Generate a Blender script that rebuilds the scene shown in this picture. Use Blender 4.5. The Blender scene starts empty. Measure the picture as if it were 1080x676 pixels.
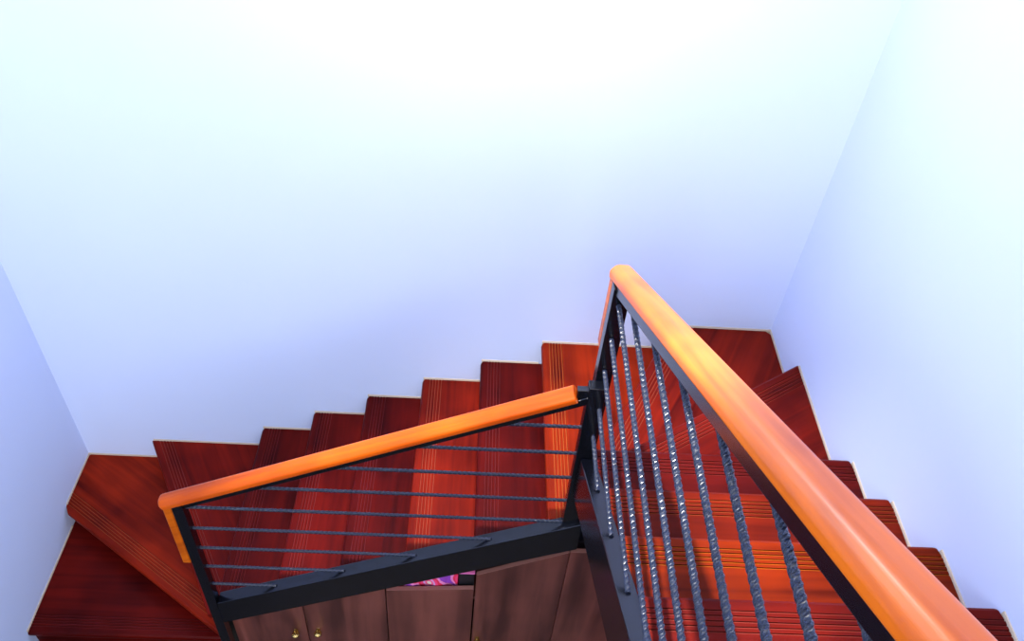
import bpy, bmesh, math, random
from mathutils import Vector, Matrix
random.seed(7)
SC = bpy.context.scene
COL = SC.collection

# ------------------------------------------------------------------ units
S = 0.889                 # survey units -> metres
ZF = -5.057               # survey height of the lower floor
def W(p): return Vector((p[0]*S, p[1]*S, (p[2]-ZF)*S))

# ------------------------------------------------------------------ camera
cam_d = bpy.data.cameras.new('camera'); cam = bpy.data.objects.new('camera', cam_d); COL.objects.link(cam)
SC.camera = cam
F_PX, PITCH, ROLL, YAW = 889.913, math.radians(44.1412), math.radians(5.5754), math.radians(3.855)
fw = Vector((math.sin(YAW)*math.cos(PITCH), math.cos(YAW)*math.cos(PITCH), -math.sin(PITCH)))
rt0 = Vector((math.cos(YAW), -math.sin(YAW), 0)); up0 = rt0.cross(fw)
rt = math.cos(ROLL)*rt0 + math.sin(ROLL)*up0
up = -math.sin(ROLL)*rt0 + math.cos(ROLL)*up0
m = Matrix((rt, up, -fw)).transposed().to_4x4(); m.translation = W((0, 0, 0))
cam.matrix_world = m
cam_d.sensor_width = 36; cam_d.sensor_fit = 'HORIZONTAL'; cam_d.lens = 36*F_PX/1080
cam_d.clip_start = .02

# ------------------------------------------------------------------ light
wd = bpy.data.worlds.new('world'); SC.world = wd; wd.use_nodes = True
bg = wd.node_tree.nodes['Background']; bg.inputs[0].default_value = (.62, .72, 1, 1); bg.inputs[1].default_value = .04
def bulb(name, p, radius, power, col):
    d = bpy.data.lights.new(name, 'POINT'); d.shadow_soft_size = radius; d.energy = power; d.color = col
    o = bpy.data.objects.new(name, d); COL.objects.link(o); o.location = W(p)
    return o
def fill_panel(name, p, aim, sx, sy, power, col):
    d = bpy.data.lights.new(name, 'AREA'); d.shape = 'RECTANGLE'; d.size = sx; d.size_y = sy; d.energy = power; d.color = col
    o = bpy.data.objects.new(name, d); COL.objects.link(o); o.location = W(p)
    o.rotation_euler = (W(aim)-W(p)).to_track_quat('-Z', 'Y').to_euler()
fill_panel('fill_panel', (.2, -3.4, .3), (.1, 3.37, -2.7), 5.0, 3.4, 400, (.93, .96, 1))  # added soft fill behind the camera, no real window
bulb('ceiling_light', (-.3, .3, 2.0), .3, 60, (.97, .97, 1))
bulb('pendant_light', (.02, 2.8, -.65), .07, 46, (1, .97, .93))
def added_spot(name, p, aim, angle, blend, radius, power, col):
    d = bpy.data.lights.new(name, 'SPOT'); d.spot_size = math.radians(angle); d.spot_blend = blend
    d.shadow_soft_size = radius; d.energy = power; d.color = col
    o = bpy.data.objects.new(name, d); COL.objects.link(o); o.location = W(p)
    o.rotation_euler = (W(aim)-W(p)).to_track_quat('-Z', 'Y').to_euler()
added_spot('tread_fill_spot', (-.25, 1.9, 1.9), (.35, 1.9, -2.8), 36, .6, .045, 1650, (1, .95, .88))  # added spot to brighten treads and cast rail shadows, no real fixture
SC.view_settings.view_transform = 'Standard'; SC.view_settings.look = 'None'
SC.view_settings.gamma = 1; SC.view_settings.use_curve_mapping = False
SC.view_settings.exposure = 0.0

# ------------------------------------------------------------------ materials
def mat(name):
    m = bpy.data.materials.new(name); m.use_nodes = True
    n = m.node_tree.nodes; return m, n, m.node_tree.links, n['Principled BSDF']
def plain(name, col, rough=.5, metal=0, spec=.5, noise=0, nscale=20, bump=0):
    m, n, l, b = mat(name)
    b.inputs['Roughness'].default_value = rough; b.inputs['Metallic'].default_value = metal
    b.inputs['Specular IOR Level'].default_value = spec
    tc = n.new('ShaderNodeTexCoord'); nz = n.new('ShaderNodeTexNoise'); nz.inputs['Scale'].default_value = nscale
    nz.inputs['Detail'].default_value = 4
    l.new(tc.outputs['Object'], nz.inputs['Vector'])
    mx = n.new('ShaderNodeMix'); mx.data_type = 'RGBA'
    mx.inputs[6].default_value = (*[c*(1-noise) for c in col], 1); mx.inputs[7].default_value = (*[min(1, c*(1+noise)) for c in col], 1)
    l.new(nz.outputs['Fac'], mx.inputs[0]); l.new(mx.outputs[2], b.inputs['Base Color'])
    if bump:
        bp = n.new('ShaderNodeBump'); bp.inputs['Strength'].default_value = bump; bp.inputs['Distance'].default_value = .003
        l.new(nz.outputs['Fac'], bp.inputs['Height']); l.new(bp.outputs['Normal'], b.inputs['Normal'])
    return m
def wood(name, dark, light, rough=.3, gscale=(1.2, 22, 22), tint=False, coat=.0, streak=.5, spec=.5):
    m, n, l, b = mat(name); b.inputs['Specular IOR Level'].default_value = spec
    tc = n.new('ShaderNodeTexCoord'); mp = n.new('ShaderNodeMapping'); mp.inputs['Scale'].default_value = gscale
    l.new(tc.outputs['Object'], mp.inputs['Vector'])
    oi = n.new('ShaderNodeObjectInfo')
    ad = n.new('ShaderNodeVectorMath'); ad.operation = 'ADD'
    sc = n.new('ShaderNodeMath'); sc.operation = 'MULTIPLY'; sc.inputs[1].default_value = 37
    l.new(oi.outputs['Random'], sc.inputs[0])
    l.new(mp.outputs[0], ad.inputs[0]); l.new(sc.outputs[0], ad.inputs[1])
    n1 = n.new('ShaderNodeTexNoise'); n1.inputs['Scale'].default_value = 1; n1.inputs['Detail'].default_value = 6; n1.inputs['Distortion'].default_value = .6
    l.new(ad.outputs[0], n1.inputs['Vector'])
    n2 = n.new('ShaderNodeTexNoise'); n2.inputs['Scale'].default_value = 3.0; n2.inputs['Detail'].default_value = 2
    l.new(tc.outputs['Object'], n2.inputs['Vector'])
    m1 = n.new('ShaderNodeMath'); m1.operation = 'MULTIPLY_ADD'; m1.inputs[1].default_value = streak; m1.inputs[2].default_value = 0
    l.new(n1.outputs['Fac'], m1.inputs[0])
    m2 = n.new('ShaderNodeMath'); m2.operation = 'MULTIPLY_ADD'; m2.inputs[1].default_value = 1-streak
    l.new(n2.outputs['Fac'], m2.inputs[0]); l.new(m1.outputs[0], m2.inputs[2])
    rp = n.new('ShaderNodeValToRGB'); rp.color_ramp.elements[0].position = .36; rp.color_ramp.elements[1].position = .64
    rp.color_ramp.elements[0].color = (*dark, 1); rp.color_ramp.elements[1].color = (*light, 1)
    l.new(m2.outputs[0], rp.inputs[0])
    out = rp.outputs[0]
    if tint:
        mx = n.new('ShaderNodeMix'); mx.data_type = 'RGBA'; mx.blend_type = 'MULTIPLY'; mx.inputs[0].default_value = 1
        l.new(out, mx.inputs[6]); l.new(oi.outputs['Color'], mx.inputs[7]); out = mx.outputs[2]
    l.new(out, b.inputs['Base Color'])
    b.inputs['Roughness'].default_value = rough
    if coat:
        b.inputs['Coat Weight'].default_value = coat; b.inputs['Coat Roughness'].default_value = .12
    return m

M = {}
M['wall'] = plain('wall_paint', (.645, .732, .965), .75, noise=.015, nscale=3, spec=.2)
M['wallL'] = M['wall']
M['tread'] = wood('red_tread_wood', (.055, .002, .0015), (.23, .012, .003), .38, tint=True, spec=.07)
M['groove'] = wood('worn_groove', (.24, .035, .018), (.38, .06, .026), .6, tint=True, spec=.07)
M['grooveside'] = wood('groove_side', (.04, .003, .002), (.08, .006, .003), .6, tint=True, spec=.07)  # dark walls: shade inside the grooves put into the colour
M['rail'] = wood('orange_rail_wood', (.36, .05, .0015), (.72, .155, .003), .33, gscale=(1.3, 26, 26), coat=0, spec=.27, tint=True)
M['steel'] = plain('black_painted_steel', (.002, .0025, .005), .2, noise=.2, nscale=30, bump=.04, spec=.55)
M['bar'] = plain('black_twisted_bar_paint', (.005, .009, .024), .34, noise=.2, nscale=40, spec=.6)
M['cab'] = wood('brown_cabinet_laminate', (.06, .016, .014), (.23, .068, .052), .35, gscale=(9, 9, .7), streak=.75)
M['cabin'] = plain('dark_cabinet_inside', (.04, .018, .015), .7, noise=.2)
M['edge'] = plain('pale_edge_band', (.3, .13, .11), .5, noise=.1)
M['brass'] = plain('brass', (.75, .5, .15), .25, metal=1, noise=.1)
M['caulk'] = plain('cream_sealant', (.5, .4, .3), .7, noise=.1)
M['tile'] = plain('dark_floor_tile', (.05, .045, .045), .8, spec=.08, noise=.05, nscale=4)  # floor darkened so stringer fronts reflect little light from it

# ------------------------------------------------------------------ mesh helpers (survey units in, metres out)
class MB:
    def __init__(s): s.v = []; s.f = []
    def prism(s, poly, d):
        """closed polygon of 3-D points swept by the vector d"""
        n = len(poly); b = len(s.v); d = Vector(d)
        s.v += [Vector(p) for p in poly] + [Vector(p)+d for p in poly]
        s.f += [list(range(b, b+n))[::-1], list(range(b+n, b+2*n))]
        s.f += [[b+i, b+(i+1) % n, b+n+(i+1) % n, b+n+i] for i in range(n)]
        return s
    def box(s, a, c):
        (x0, y0, z0), (x1, y1, z1) = a, c
        return s.prism([(x0, y0, z0), (x1, y0, z0), (x1, y1, z0), (x0, y1, z0)], (0, 0, z1-z0))
    def sweep(s, rings):
        b = len(s.v); n = len(rings[0])
        for r in rings: s.v += [Vector(p) for p in r]
        for k in range(len(rings)-1):
            o = b+k*n
            s.f += [[o+i, o+(i+1) % n, o+n+(i+1) % n, o+n+i] for i in range(n)]
        s.f += [list(range(b, b+n))[::-1], list(range(b+(len(rings)-1)*n, b+len(rings)*n))]
        return s
    def lathe(s, c, prof, axis=(0, 0, 1), seg=16):
        ax = Vector(axis).normalized(); u = ax.orthogonal().normalized(); w = ax.cross(u); c = Vector(c)
        return s.sweep([[c+ax*h+(u*math.cos(2*math.pi*i/seg)+w*math.sin(2*math.pi*i/seg))*r for i in range(seg)] for r, h in prof])
    def build(s, name, m, parent=None, origin=None, bevel=0, smooth=False, seg=2, rot=None, turn=True):
        bm = bmesh.new()
        vs = [bm.verts.new(W(p)) for p in s.v]
        for f in s.f: bm.faces.new([vs[i] for i in f])
        return finish(name, bm, m, parent, origin, bevel, smooth, seg, rot, turn)
def finish(name, bm, m, parent=None, origin=None, bevel=0, smooth=False, seg=2, rot=None, turn=True):
    """bm holds world coordinates in metres"""
    bmesh.ops.recalc_face_normals(bm, faces=bm.faces[:])
    if parent is not None: o_w = parent.location.copy() if parent.type == 'EMPTY' or parent.parent is None else parent.parent.location.copy()
    elif origin is not None: o_w = W(origin)
    else:
        xs = [v.co for v in bm.verts]
        o_w = Vector((sum(v.x for v in xs)/len(xs), sum(v.y for v in xs)/len(xs), min(v.z for v in xs)))
    for v in bm.verts:
        v.co -= o_w
        if rot: v.co = rot.inverted() @ v.co
    me = bpy.data.meshes.new(name); bm.to_mesh(me); bm.free()
    if smooth:
        for p in me.polygons: p.use_smooth = len(p.vertices) == 4
    me.materials.append(m)
    o = bpy.data.objects.new(name, me); COL.objects.link(o)
    if parent is not None:
        o.parent = parent
        o.location = (0, 0, 0)
        if rot and turn: o.rotation_euler = rot.to_euler()
    else: o.location = o_w
    if bevel:
        b = o.modifiers.new('bevel', 'BEVEL'); b.width = bevel*S; b.segments = seg; b.limit_method = 'ANGLE'; b.angle_limit = math.radians(40)
        b.harden_normals = False
    return o
def empty(name, p, label, cat, group=None):
    o = bpy.data.objects.new(name, None); COL.objects.link(o); o.location = W(p); o.empty_display_size = .1
    return tag(o, label, cat, group)
def tag(o, label, cat, group=None):
    o['label'] = label; o['category'] = cat
    if group: o['group'] = group
    return o
def struct(o): o['kind'] = 'structure'; return o

# ------------------------------------------------------------------ survey numbers
R, G = .18, .3197
XR, YB, XL = 1.6892, 3.3708, -2.4702
Z1, Y1 = -2.3574, 1.2585
zk = lambda k: Z1-k*R
yk = lambda k: Y1+k*G
XC, G2 = .4071, .3394
PR, PL = (.5, 2.2), (-1.37, 2.2)      # the two points the winders turn about
ZTOP = 2.6

# ------------------------------------------------------------------ setting
struct(MB().box((XL-.2, YB, ZF-.1), (XR+.2, YB+.2, ZTOP)).build('wall_back', M['wall']))
struct(MB().box((XR, -1.6, ZF-.1), (XR+.2, YB, ZTOP)).build('wall_right', M['wall']))
struct(MB().box((XL-.2, -1.6, ZF-.1), (XL, YB, ZTOP)).build('wall_left', M['wallL']))
struct(MB().box((XL-.2, -1.6, ZF-.12), (XR+.2, YB+.2, ZF)).build('floor', M['tile']))
struct(MB().box((XL-.2, -1.6, ZTOP), (XR+.2, YB+.2, ZTOP+.1)).build('ceiling', M['wall']))
zl = Z1+3*R
struct(MB().box((.56, -1.6, zl-.2), (XR-.002, yk(-3)+.0, zl)).build('floor_upper', M['tread']))

# ------------------------------------------------------------------ stair treads
TH = .045
def nose_profile():
    pts = [(.012, -TH), (.003, -TH+.008), (0, -TH+.02), (0, -.016), (.004, -.006), (.014, 0)]
    for g in (.045, .062, .079, .096, .113):
        pts += [(g-.003, 0), (g-.0018, -.004), (g+.0018, -.004), (g+.003, 0)]
    return pts
def clip(bm, planes):
    for p, n in planes:
        g = bm.verts[:]+bm.edges[:]+bm.faces[:]
        r = bmesh.ops.bisect_plane(bm, geom=g, dist=1e-6, plane_co=p, plane_no=n, clear_outer=True)
        ed = [e for e in r['geom_cut'] if isinstance(e, bmesh.types.BMEdge) and e.is_valid and e.is_boundary]
        if ed: bmesh.ops.holes_fill(bm, edges=ed, sides=0)
def v2(p): return Vector((p[0], p[1], 0))
def make_tread(k, a, b, planes, label, tint, beads, chamfer=None):
    """a -> b: nosing line (wall end to inner end); the tread lies on the side of 'inside' given by planes"""
    z = zk(k)
    e = (v2(b)-v2(a)).normalized(); nrm = Vector((-e.y, e.x, 0))
    root = bpy.data.objects.new('stair_tread', None); COL.objects.link(root); root.location = W((a[0], a[1], z-R))
    root.empty_display_size = .1
    tag(root, label, 'stair tread', 'red wooden stair treads')
    ang = math.atan2(e.y, e.x)
    # flip so that the run direction points up the stairs (away from the drop)
    if (v2(planes['up'])).dot(nrm) < 0: nrm = -nrm
    pls = [(Vector((p[0], p[1], 0)), Vector((n[0], n[1], 0)).normalized()) for p, n in planes['cut']]
    def slab(prof, pl, mat_, name):
        bm = bmesh.new()
        A0 = v2(a)-e*2; L = 5
        r0 = [bm.verts.new(A0+nrm*q+Vector((0, 0, z+h))) for q, h in prof]
        r1 = [bm.verts.new(A0+e*L+nrm*q+Vector((0, 0, z+h))) for q, h in prof]
        n = len(prof)
        bm.faces.new(r0); bm.faces.new(r1[::-1])
        for i in range(n): bm.faces.new([r0[i], r1[i], r1[(i+1) % n], r0[(i+1) % n]])
        bmesh.ops.recalc_face_normals(bm, faces=bm.faces[:])
        clip(bm, pl)
        # grain runs along local x: object turned to the nosing direction
        rot = Matrix.Rotation(-ang, 3, 'Z'); c = W((a[0], a[1], z-R))
        for v in bm.verts: v.co = rot @ (W(v.co)-c)
        bmesh.ops.recalc_face_normals(bm, faces=bm.faces[:])
        if name == 'tread_board':
            for f in bm.faces:
                h = f.calc_center_median().z
                if abs(h-(R-.004)*S) < 5e-4 and abs(f.normal.z) > .9: f.material_index = 1
                elif abs(h-(R-.002)*S) < 5e-4 and abs(f.normal.z) < .6 and f.calc_area() < .012: f.material_index = 2
        me = bpy.data.meshes.new(name); bm.to_mesh(me); bm.free(); me.materials.append(mat_)
        if name == 'tread_board': me.materials.append(M['groove']); me.materials.append(M['grooveside'])
        o = bpy.data.objects.new(name, me); COL.objects.link(o); o.parent = root; o.rotation_euler = (0, 0, ang)
        o.color = (*tint, 1)
        return o
    extra = []
    if chamfer:
        for (p, n) in chamfer: extra.append((Vector((p[0], p[1], 0)), Vector((n[0], n[1], 0)).normalized()))
    slab(nose_profile()+[(2.2, 0), (2.2, -TH)], pls+extra, M['tread'], 'tread_board')
    slab([(.035, -TH), (.035, -R+.0005), (.055, -R+.0005), (.055, -TH)], pls, M['tread'], 'riser')
    for (p, q) in beads:
        p, q = v2(p), v2(q); d = q-p; t = d.normalized(); w = Vector((-t.y, t.x, 0))
        if w.dot(v2(PR)*.5+v2(PL)*.5-p) < 0: w = -w      # towards the stair
        mb = MB()
        o = Vector((0, 0, z))
        mb.prism([p+o+Vector((0, 0, -.02)), p+o+w*.006+Vector((0, 0, -.02)), p+o+w*.006+Vector((0, 0, .001)), p+o+w*.004+Vector((0, 0, .009)), p+o+Vector((0, 0, .011))], d)
        mb.build('sealant_bead', M['caulk'], root)
    return root

gap = .004
wr, wb, wl = XR-gap, YB-gap, XL+gap
bR, bB, bL = XR-.0005, YB-.0005, XL+.0005
RI, MI, LI = .563, 2.203, -1.365     # inner edges of the three flights
UPBACK = .058
cutR = ((wr, 0), (1, 0)); cutB = ((0, wb), (0, 1)); cutL = ((wl, 0), (-1, 0))
def tone(r, orange): return (r, r*(.6+.5*orange), r*(1.6-.8*orange))
LIT_TONE = {0: tone(.55, .5), 1: tone(.9, 1.8), 2: tone(.72, 1.2), 3: tone(.42, .3), 4: tone(.6, .5), 5: tone(.8, .7),  # wood tint per tread, with the light falling on each painted in
        6: tone(1.0, 1.3), 7: tone(.36, .1), 8: tone(.8, .7), 9: tone(.36, 0), 10: tone(.6, .2), 11: tone(.5, .2), 12: tone(.8, .4),
        13: tone(1.05, 1.0), 14: tone(.45, .2)}
# straight treads of the near flight
names = {0: 'red straight tread nearest the camera, cut by the picture bottom beside the right wall',
         1: 'brightest orange-red straight tread behind the steep bars, second from the picture bottom',
         2: 'orange-red straight tread behind the steep bars, third from the picture bottom',
         3: 'dark red straight tread just before the diagonal wedge tread at the right wall'}
for k in (0, 1, 2, 3):
    y = yk(k)
    make_tread(k, (XR, y), (.5, y), dict(up=(0, -1), cut=[cutR, ((RI, 0), (-1, 0)), ((0, yk(k-1)-UPBACK), (0, -1))]),
               names[k], LIT_TONE[k], [((bR, y-.02), (bR, yk(k-1)))],
               [((wr-.028, y), (1, 2.4)), ((wr, y-.06), (2.6, .55))])
# winders at the right turn
b_wall = (XR, 2.9515)
nB = (v2(b_wall)-v2(PR)).normalized(); upB = Vector((nB.y, -nB.x, 0))
make_tread(4, b_wall, PR, dict(up=upB, cut=[cutR, ((0, yk(3)-UPBACK), (0, -1)), ((PR[0]+.065, 0), (-1, 0))]),
           'dark red wedge tread against right wall with diagonal grooved nose', LIT_TONE[4], [((bR, 2.93), (bR, yk(3)))])
a_wall = (1.12, YB)
nA = (v2(a_wall)-v2(PR)).normalized(); upA = Vector((nA.y, -nA.x, 0))
make_tread(5, a_wall, PR, dict(up=upA, cut=[cutR, cutB, (v2(PR)+upB*UPBACK, upB), ((PR[0]+.065, 0), (-1, 0))]),
           'dark red kite-shaped corner tread where back wall meets right wall', LIT_TONE[5], [((1.15, bB), (bR, bB)), ((bR, bB), (bR, 2.95))],
           [((wr-.03, wb), (1, 1.0))])
# middle flight
mid_names = ['bright orange-red tread at the right end of middle flight, behind the short railing end',
             'dark maroon grooved tread immediately left of the bright orange tread',
             'red tread with pale grooves, second to the left of the orange tread',
             'dark maroon tread at the middle of the back flight, third left of the orange tread',
             'narrow dark red tread at back wall, second right of the wide left wedge tread',
             'narrow dark red tread at back wall, immediately right of the wide left wedge tread']
for i in range(6):
    X = XC-i*G2
    if i == 0: back = (v2(PR)+upA*UPBACK, upA)
    else: back = ((X+G2+UPBACK, 0), (1, 0))
    cut = [cutB, ((0, MI), (0, -1)), back]
    if i == 0: cut.append(((0, 2.32), (0, -1)) if False else ((0, MI), (0, -1)))
    bx1 = X+G2 if i else 1.12
    make_tread(6+i, (X, YB), (X, 2.2), dict(up=(1, 0), cut=cut), mid_names[i], LIT_TONE[6+i], [((X+.005, bB), (bx1, bB))],
               [((X, wb-.018), (-1, 1))])
# winders at the left turn
i_wall = (-2.0249, YB)
nI = (v2(i_wall)-v2(PL)).normalized(); upI = Vector((nI.y, -nI.x, 0))
make_tread(12, i_wall, PL, dict(up=upI, cut=[cutB, ((XC-5*G2+UPBACK, 0), (1, 0)), ((0, MI), (0, -1))]),
           'wide dark red wedge tread at back wall right of the left corner tread', LIT_TONE[12], [((-2.01, bB), (XC-5*G2, bB))])
j_wall = (XL, 2.935)
nJ = (v2(j_wall)-v2(PL)).normalized(); upJ = Vector((nJ.y, -nJ.x, 0))
make_tread(13, j_wall, PL, dict(up=upJ, cut=[cutB, cutL, (v2(PL)+upI*UPBACK, upI), ((-1.325, 0), (1, 0))]),
           'orange-red kite-shaped tread in the left corner between back wall and left wall', LIT_TONE[13],
           [((bL, bB), (-2.02, bB)), ((bL, 2.975), (bL, bB))], [((wl+.014, wb), (-1, 1)), ((wl, 2.965), (-1, -.5))])
make_tread(14, (XL, 2.2264), (-1.36, 2.2264), dict(up=(0, 1), cut=[cutL, ((LI, 0), (1, 0)), (v2(PL)+upJ*UPBACK, upJ)]),
           'darkest maroon tread, lowest in view at bottom left corner', LIT_TONE[14], [((bL, 2.235), (bL, 2.935))])

# ------------------------------------------------------------------ steel stringers
x0, x1 = -1.255, .56
zt = lambda x: -4.233+.487*(x+1.22)
SD = .215
st = empty('stair_stringer', (-.39, 2.16, zt(-.39)-SD), 'black steel box beam under the short sloping railing, above the brown cupboard', 'stringer', 'black steel stair stringers')
MB().prism([(x0, 2.13, zt(x0)), (x1, 2.13, zt(x1)), (x1, 2.13, zt(x1)-SD), (x0, 2.13, zt(x0)-SD)], (0, .068, 0)).build('beam', M['steel'], st, bevel=.004)
zs = lambda y: -2.905+.57*(2.184-y)
ya, yb = 2.148, -.05
st2 = empty('stair_stringer', (.522, 1.2, zs(1.2)-.26), 'black steel box beam with pale blue top under the long steep railing', 'stringer', 'black steel stair stringers')
MB().prism([(.49, ya, zs(ya)), (.49, yb, zs(yb)), (.49, yb, zs(yb)-.262), (.49, ya, zs(ya)-.262)], (.065, 0, 0)).build('beam', M['steel'], st2, bevel=.004)

# ------------------------------------------------------------------ railings
def fillet(poly, r, n=4):
    out = []
    for i, p in enumerate(poly):
        p = Vector(p); a = Vector(poly[i-1])-p; b = Vector(poly[(i+1) % len(poly)])-p
        rr = min(r, a.length*.45, b.length*.45)
        p0, p1 = p+a.normalized()*rr, p+b.normalized()*rr
        for j in range(n+1):
            t = j/n
            out.append(p0*(1-t)**2+p*2*t*(1-t)+p1*t*t)
    return out
def rail_profile(w, h):
    a = w/2
    return fillet([(-a, .007), (-a, h*.62), (-a*.42, h), (a*.6, h), (a, h*.6), (a, .007), (a-.008, 0), (-a+.008, 0)], .012, 8)
def along(p0, p1): return (Vector(p1)-Vector(p0)).to_track_quat('X', 'Z').to_matrix()
def rail_rings(p0, p1, across, prof, end_round=(False, False)):
    p0, p1, ac = Vector(p0), Vector(p1), Vector(across)
    d = (p1-p0).normalized(); upv = ac.cross(d); upv = upv if upv.z > 0 else -upv
    L = (p1-p0).length
    st_ = [(0, 1)] if not end_round[0] else [(0, .86), (.004, .95), (.012, 1)]
    en = [(L, 1)] if not end_round[1] else [(L-.012, 1), (L-.004, .95), (L, .86)]
    rings = []
    for t, k in st_+en:
        c = p0+d*t
        rings.append([c+ac*(u*k)+upv*(.026+(w-.026)*k) for u, w in prof])
    return rings
def twisted(p0, p1, dia=.020, pitch=.085):
    """round-cornered square bar twisted about its length"""
    p0, p1 = Vector(p0), Vector(p1); d = p1-p0; L = d.length; d.normalize()
    u = d.orthogonal().normalized(); w = d.cross(u)
    n = max(4, int(L/.0055))
    rings = []
    for k in range(n+1):
        t = L*k/n
        a0 = math.pi/4+2*math.pi*t/pitch
        rings.append([p0+d*t+(u*math.cos(a0+j*math.pi/4)+w*math.sin(a0+j*math.pi/4))*dia/2*(1 if j % 2 == 0 else .86) for j in range(8)])
    return MB().sweep(rings)

# ---- long steep railing of the near flight
XB = .525
rb = lambda y: -1.905-.592*(y-2.13)          # underside of the wooden rail
YE = 2.322
ra = empty('stair_railing', (XB, 1.2, zs(1.2)), 'long steep railing with wide orange wooden handrail and black twisted bars, at right', 'railing', 'black metal stair railings with wooden handrails')
rr = along((0, YE, rb(YE)), (0, -.05, rb(-.05)))
hr = MB().sweep(rail_rings((XB+.0145, YE, rb(YE)), (XB+.0145, -.05, rb(-.05)), (1, 0, 0), rail_profile(.09, .055), (True, False))).build('handrail', M['rail'], ra, rot=rr)
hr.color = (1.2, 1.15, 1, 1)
MB().prism([(.497, 2.262, rb(2.262)), (.558, 2.262, rb(2.262)), (.558, 2.262, -2.33), (.497, 2.262, -2.33)], (0, .052, 0)).build('end_drop', M['rail'], hr, bevel=.006, rot=rr, turn=False)
tb = .045
MB().prism([(.505, 2.2, rb(2.2)), (.505, -.05, rb(-.05)), (.505, -.05, rb(-.05)-tb), (.505, 2.2, rb(2.2)-tb)], (.04, 0, 0)).build('top_bar', M['steel'], ra, bevel=.003)
MB().box((.497, 2.202, -3.27), (.560, 2.258, rb(2.23)-.001)).build('post', M['steel'], ra, bevel=.003)
MB().box((.5, .14, zs(.165)-.1), (.55, .19, rb(.165)-.03)).build('post', M['steel'], ra, bevel=.003)
zb = lambda i: -2.735+i*.1735
for i in range(14):
    z = zb(i)
    # far end: on the post, or where the rail's steel bar comes down to this height
    yf = 2.2
    y_r = 2.13-(z+1.905+tb*.6)/.592
    yf = min(yf, y_r)
    # near end: on the stringer
    yn = 2.184-(z+.0+2.905)/.57+.0
    yn = max(yn, .19)
    if yf-yn < .1: continue
    twisted((XB, yf, z), (XB, yn, z)).build('bar', M['bar'], ra)

# ---- short railing of the middle flight
YM = 2.162
mb_ = lambda x: -3.372+.4925*(x+1.329)       # underside of the wooden rail
XA, XE = -1.345, .432
rm = empty('stair_railing', (-.4, YM, zt(-.4)), 'short low railing with narrow orange handrail and black bars across the middle flight', 'railing', 'black metal stair railings with wooden handrails')
rr = along((XA, 0, mb_(XA)), (XE, 0, mb_(XE)))
hm = MB().sweep(rail_rings((XA, YM, mb_(XA)), (XE, YM, mb_(XE)), (0, 1, 0), rail_profile(.076, .052), (True, False))).build('handrail', M['rail'], rm, rot=rr)
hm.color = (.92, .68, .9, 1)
MB().box((-1.352, 2.135, -3.85), (-1.312, 2.19, mb_(-1.33)+.01)).build('end_drop', M['rail'], hm, bevel=.006, rot=rr, turn=False)
MB().prism([(-1.3, 2.142, mb_(-1.3)), (.47, 2.142, mb_(.47)), (.47, 2.142, mb_(.47)-.042), (-1.3, 2.142, mb_(-1.3)-.042)], (0, .04, 0)).build('top_bar', M['steel'], rm, bevel=.003)
MB().box((-1.308, 2.132, ZF), (-1.257, 2.183, mb_(-1.28)-.001)).build('post', M['steel'], rm, bevel=.003)
MB().box((.47, 2.15, zt(.5)-.02), (.54, 2.199, mb_(.5)+.03)).build('post', M['steel'], rm, bevel=.003)
MB().box((.425, 2.148, mb_(.45)-.002), (.472, 2.176, mb_(.45)+.045)).build('bracket', M['steel'], rm, bevel=.003)
zl_ = lambda i: -2.69-i*.1755
for i in range(9):
    z = zl_(i)
    xl = max(-1.26, -1.329+(z+.03+3.372)/.4925)
    xr = min(.472, -1.22+(z+4.233)/.487)
    twisted((xl, YM, z), (xr, YM, z), .0165).build('bar', M['bar'], rm)

# ------------------------------------------------------------------ cupboard under the middle flight
YC = 2.205
cb = empty('understair_cabinet', (-.3, 2.5, ZF), 'brown wood-look cupboard with four doors and brass handles under the middle flight', 'cabinet')
TK = .022
# body: floor board, shelf, left side and back, and the fixed panel at the right
body = MB()
body.box((-1.24, YC+TK+.003, ZF+.002), (.96, 2.9, ZF+.06))
body.box((-1.24, 2.88, ZF+.06), (.96, 2.9, -4.75))
body.build('body', M['cabin'], cb)
MB().box((-.37, YC+TK+.004, -4.3), (.56, 2.86, -4.275)).build('shelf', M['cab'], cb, bevel=.002)
for x in (-.384, .552):
    MB().prism([(x-.008, YC+TK+.002, ZF+.06), (x-.008, YC+TK+.002, -4.29 if x < 0 else -3.80), (x-.008, 2.88, -4.29 if x < 0 else -3.98), (x-.008, 2.88, ZF+.06)], (.016, 0, 0)).build('partition', M['cabin'], cb)
def door(xa, xb, zta, ztb, nm='door'):
    p = [(xa, YC, ZF+.03), (xb, YC, ZF+.03), (xb, YC, ztb), (xa, YC, zta)]
    d = MB().prism(p, (0, TK, 0)).build(nm, M['cab'], cb, bevel=.003)
    e = MB().prism([(xa+.002, YC+.0005, zta+.0005), (xb-.002, YC+.0005, ztb+.0005), (xb-.002, YC+.0005, ztb+.004), (xa+.002, YC+.0005, zta+.004)], (0, TK-.001, 0)).build('edge_band', M['edge'], d)
    return d
def handle(d, x, z):
    m = MB()
    m.lathe((x, YC, z), [(.012, 0), (.012, .004), (.005, .007), (.005, .018)], (0, -1, 0), 14)
    m.lathe((x, YC-.02, z-.018), [(.003, 0), (.022, .001), (.02, .007), (.009, .012), (.006, .02), (.0085, .03), (.005, .04), (.0065, .052), (.003, .06), (.0015, .068)], (0, 0, 1), 16)
    m.build('handle', M['brass'], d, smooth=False)['label'] = 'brass pull handle'
g_ = .0025
dt = lambda x: -4.525+.487*(x+1.22)
d1 = door(-1.248, -.838-g_, dt(-1.248), dt(-.84)); handle(d1, -.905, -4.68)
d2 = door(-.838+g_, -.382-g_, dt(-.836), dt(-.384)); handle(d2, -.778, -4.66)
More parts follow.
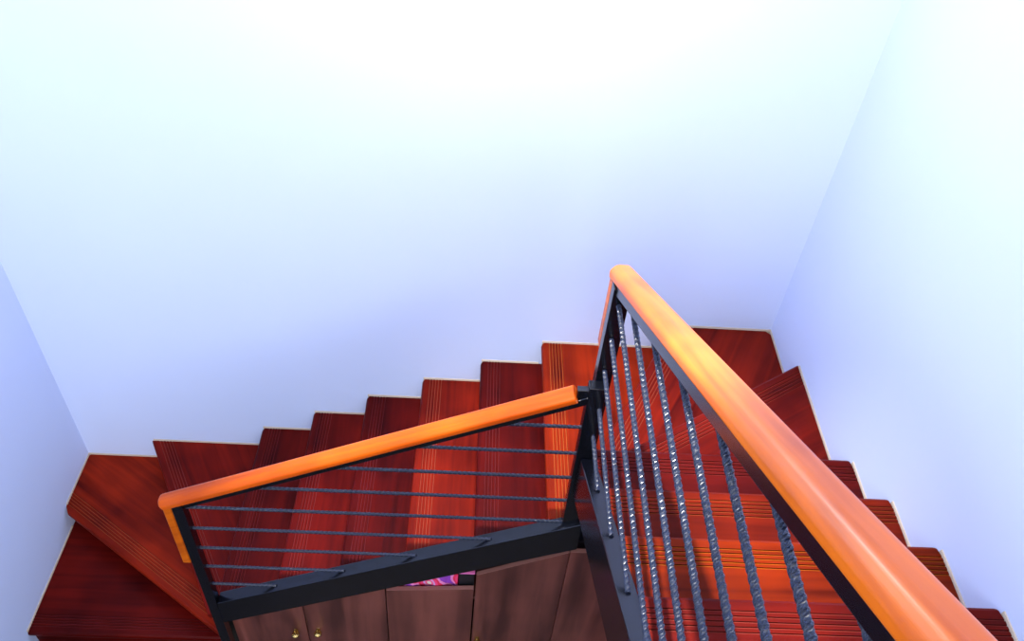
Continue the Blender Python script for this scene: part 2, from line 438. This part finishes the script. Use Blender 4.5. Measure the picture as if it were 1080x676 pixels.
d3 = door(-.382+g_, .088-g_, -4.19, -4.145)
d4 = door(.094, .549, -3.998, -3.742); handle(d4, .125, -4.70)
d5 = door(.5515, .97, -3.736, -3.736, 'fixed_panel')

# things lying on the shelf behind the third door
def cloth_material():
    m, n, l, b = mat('ringed_pink_cloth')
    tc = n.new('ShaderNodeTexCoord'); mp = n.new('ShaderNodeMapping'); mp.inputs['Scale'].default_value = (1, .2, 1)
    l.new(tc.outputs['Object'], mp.inputs['Vector'])
    vor = n.new('ShaderNodeTexVoronoi'); vor.inputs['Scale'].default_value = 11
    l.new(mp.outputs[0], vor.inputs['Vector'])
    rp = n.new('ShaderNodeValToRGB'); rp.color_ramp.interpolation = 'CONSTANT'
    el = rp.color_ramp.elements; el[0].color = (.8, .72, .62, 1); el[1].position = .12; el[1].color = (.9, .1, .25, 1)
    for p, c in ((.22, (.75, .35, .75)), (.32, (.95, .05, .2)), (.45, (.8, .02, .08)), (.55, (.9, .25, .6)), (.66, (.3, .05, .5))):
        x = el.new(p); x.color = (*c, 1)
    l.new(vor.outputs['Distance'], rp.inputs[0]); l.new(rp.outputs[0], b.inputs['Base Color']); b.inputs['Roughness'].default_value = .7
    return m
M['pink'] = cloth_material()
cl = MB()
prof = []
rings = []
for k in range(13):
    x = -.36+.36*k/12
    h = .195+.01*math.sin(k*1.1)
    rings.append([(x, 2.245+.012*math.sin(k*.9), -4.274), (x, 2.24+.01*math.sin(k*1.3), -4.274+h*.55), (x, 2.26, -4.274+h), (x, 2.4, -4.274+h+.015), (x, 2.52, -4.274+h*.8), (x, 2.53, -4.274)])
cl.sweep(rings)
tag(cl.build('folded_cloth', M['pink'], smooth=False, bevel=.01), 'bright pink and red patterned folded cloth above the third cupboard door', 'cloth')
M['box'] = plain('black_card', (.01, .01, .014), .5, noise=.2)
M['lid'] = plain('pink_card', (.85, .18, .5), .5, noise=.1)
bx = empty('storage_box', (.05, 2.35, -4.274), 'small black box with pink lid beside the pink cloth in the cupboard', 'box')
MB().box((.005, 2.24, -4.274), (.085, 2.46, -4.047)).build('box_body', M['box'], bx, bevel=.003)
MB().box((.002, 2.237, -4.0465), (.088, 2.463, -4.036)).build('lid', M['lid'], bx, bevel=.003)
